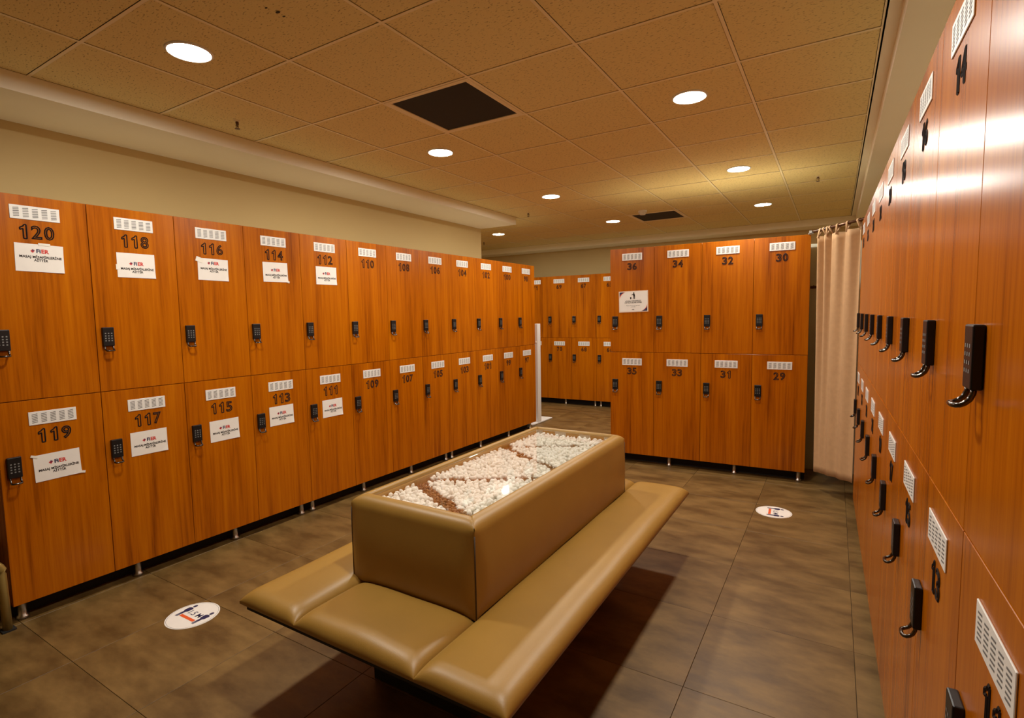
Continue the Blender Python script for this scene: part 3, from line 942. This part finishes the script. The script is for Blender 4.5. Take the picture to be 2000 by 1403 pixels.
for i in range(ns + 1):
    s = i / ns
    for j in range(nz + 1):
        t = j / nz
        z = (zb_l + (zb_r - zb_l) * s) * (1 - t) + (zt_l + (zt_r - zt_l) * s) * t
        if t > 0.9:      # gentle scallop between the tabs
            sl = c_start + (c_end - c_start) * s
            dmin = min(abs(sl - q) for q in tabs)
            z -= 0.30 * min(dmin, 0.05) * (t - 0.9) / 0.1 * 0.6
        gather = 0.012 * (1 - t) * (0.5 - s)
        pos = cdn * (c_start + (c_end - c_start) * s + gather) + cn * fold(s, t)
        front[i, j] = bm.verts.new((pos.x, pos.y, z))
for i in range(ns):
    for j in range(nz):
        bm.faces.new((front[i, j], front[i + 1, j], front[i + 1, j + 1], front[i, j + 1]))
cloth = link_mesh('cloth', bm_mesh(bm, 'cloth', True), 'cloth', cur)
so = cloth.modifiers.new('thickness', 'SOLIDIFY'); so.thickness = 0.0018; so.offset = 0
for q in tabs:
    bm = bmesh.new()
    hw = 0.011
    s = (q - c_start) / (c_end - c_start)
    base = cn * fold(max(0, min(1, s)), 1.0)
    path = []
    zt = 2.116
    path.append((base.x + cn.x * 0.001, base.y + cn.y * 0.001, zt - 0.012))
    for k in range(0, 9):
        a = PI * k / 8
        o = cn * (0.015 * math.cos(a))
        path.append((o.x, o.y, ROD_Z + 0.015 * math.sin(a)))
    path.append((base.x - cn.x * 0.001, base.y - cn.y * 0.001, zt - 0.012))
    prev = None
    for (px, py, pz) in path:
        a_ = bm.verts.new((px - cdn.x * hw, py - cdn.y * hw, pz)); b_ = bm.verts.new((px + cdn.x * hw, py + cdn.y * hw, pz))
        if prev:
            bm.faces.new((prev[0], prev[1], b_, a_))
        prev = (a_, b_)
    t = link_mesh('tab', bm_mesh(bm, 'tab', True), 'cloth', cur, tuple(cdn * q))
    so = t.modifiers.new('thickness', 'SOLIDIFY'); so.thickness = 0.0016; so.offset = 0
wall('wall_cubicle', (-0.60, X_WR, 5.72, 5.75, 0.0, 2.13), 'panel')
hk = tag(empty('coat_hook', (-0.172, 5.72, 1.73)), 'small dark coat hook behind the curtain', 'hook')
bm = bmesh.new(); add_box(bm, -0.03, 0.03, -0.006, 0, -0.012, 0.012, 0.002); 
link_mesh('hook_plate', bm_mesh(bm, 'hook_plate'), 'rod', hk)
bm = bmesh.new(); add_tube(bm, [(0, -0.005, 0), (0, -0.03, -0.01), (0, -0.045, -0.005), (0, -0.05, 0.015)], 0.005, 8)
link_mesh('hook_arm', bm_mesh(bm, 'hook_arm', True), 'rod', hk)

# ------------------------------------------------------------------ white post at the end of the left row
ps = tag(empty('stand_post', (-3.60, 6.55, 0)), 'white upright post on a flat base past door 97', 'stand')
link_mesh('base_plate', box_mesh('base_plate', -0.14, 0.105, -0.30, 0.30, 0.004, 0.020, 0.002), 'white', ps)
link_mesh('base_pad', box_mesh('base_pad', -0.13, 0.10, -0.295, 0.295, 0.0, 0.0045), 'under', ps)
link_mesh('upright', box_mesh('upright', 0.060, 0.100, -0.115, -0.025, 0.020, 1.395, 0.003), 'white', ps)
bm = bmesh.new(); add_lathe(bm, [(0.0, -0.012), (0.008, -0.012), (0.010, -0.006), (0.006, 0.0)], 12)
kn = link_mesh('knob', bm_mesh(bm, 'knob', True), 'white', ps, (0.080, -0.115, 1.14)); kn.rotation_euler = (-PI / 2, 0, 0)

# ------------------------------------------------------------------ brass framed stool at the left edge
st = tag(empty('framed_stool', (-3.62, 0.60, 0)), 'low stool with brass tube frame at the left picture edge', 'stool')
for xx in (0.155, -0.155):
    bm = bmesh.new()
    path = [(xx, 0.236, 0.006)] + [(xx, 0.232, 0.29)]
    for k in range(1, 7):
        a = PI / 2 * k / 6
        path.append((xx, 0.232 - 0.07 * (1 - math.cos(a)), 0.29 + 0.07 * math.sin(a)))
    full = path + [(p[0], -p[1], p[2]) for p in path[::-1]]
    add_tube(bm, full, 0.024, 12, 0.8)
    link_mesh('frame', bm_mesh(bm, 'frame', True), 'brass', st)
    for yy in (0.236, -0.236):
        link_mesh('foot_pad', box_mesh('foot_pad', -0.027, 0.027, -0.027, 0.027, 0.0, 0.008), 'under', st, (xx, yy, 0))
bm = bmesh.new(); add_box(bm, -0.135, 0.135, -0.20, 0.20, 0.335, 0.42, 0.02, 3)
link_mesh('seat', bm_mesh(bm, 'seat', True), 'black', st)
bm = bmesh.new(); add_tube(bm, [(-0.155, 0.12, 0.345), (0.155, 0.12, 0.345)], 0.009, 8); add_tube(bm, [(-0.155, -0.12, 0.345), (0.155, -0.12, 0.345)], 0.009, 8)
link_mesh('crossbar', bm_mesh(bm, 'crossbar', True), 'brass', st)
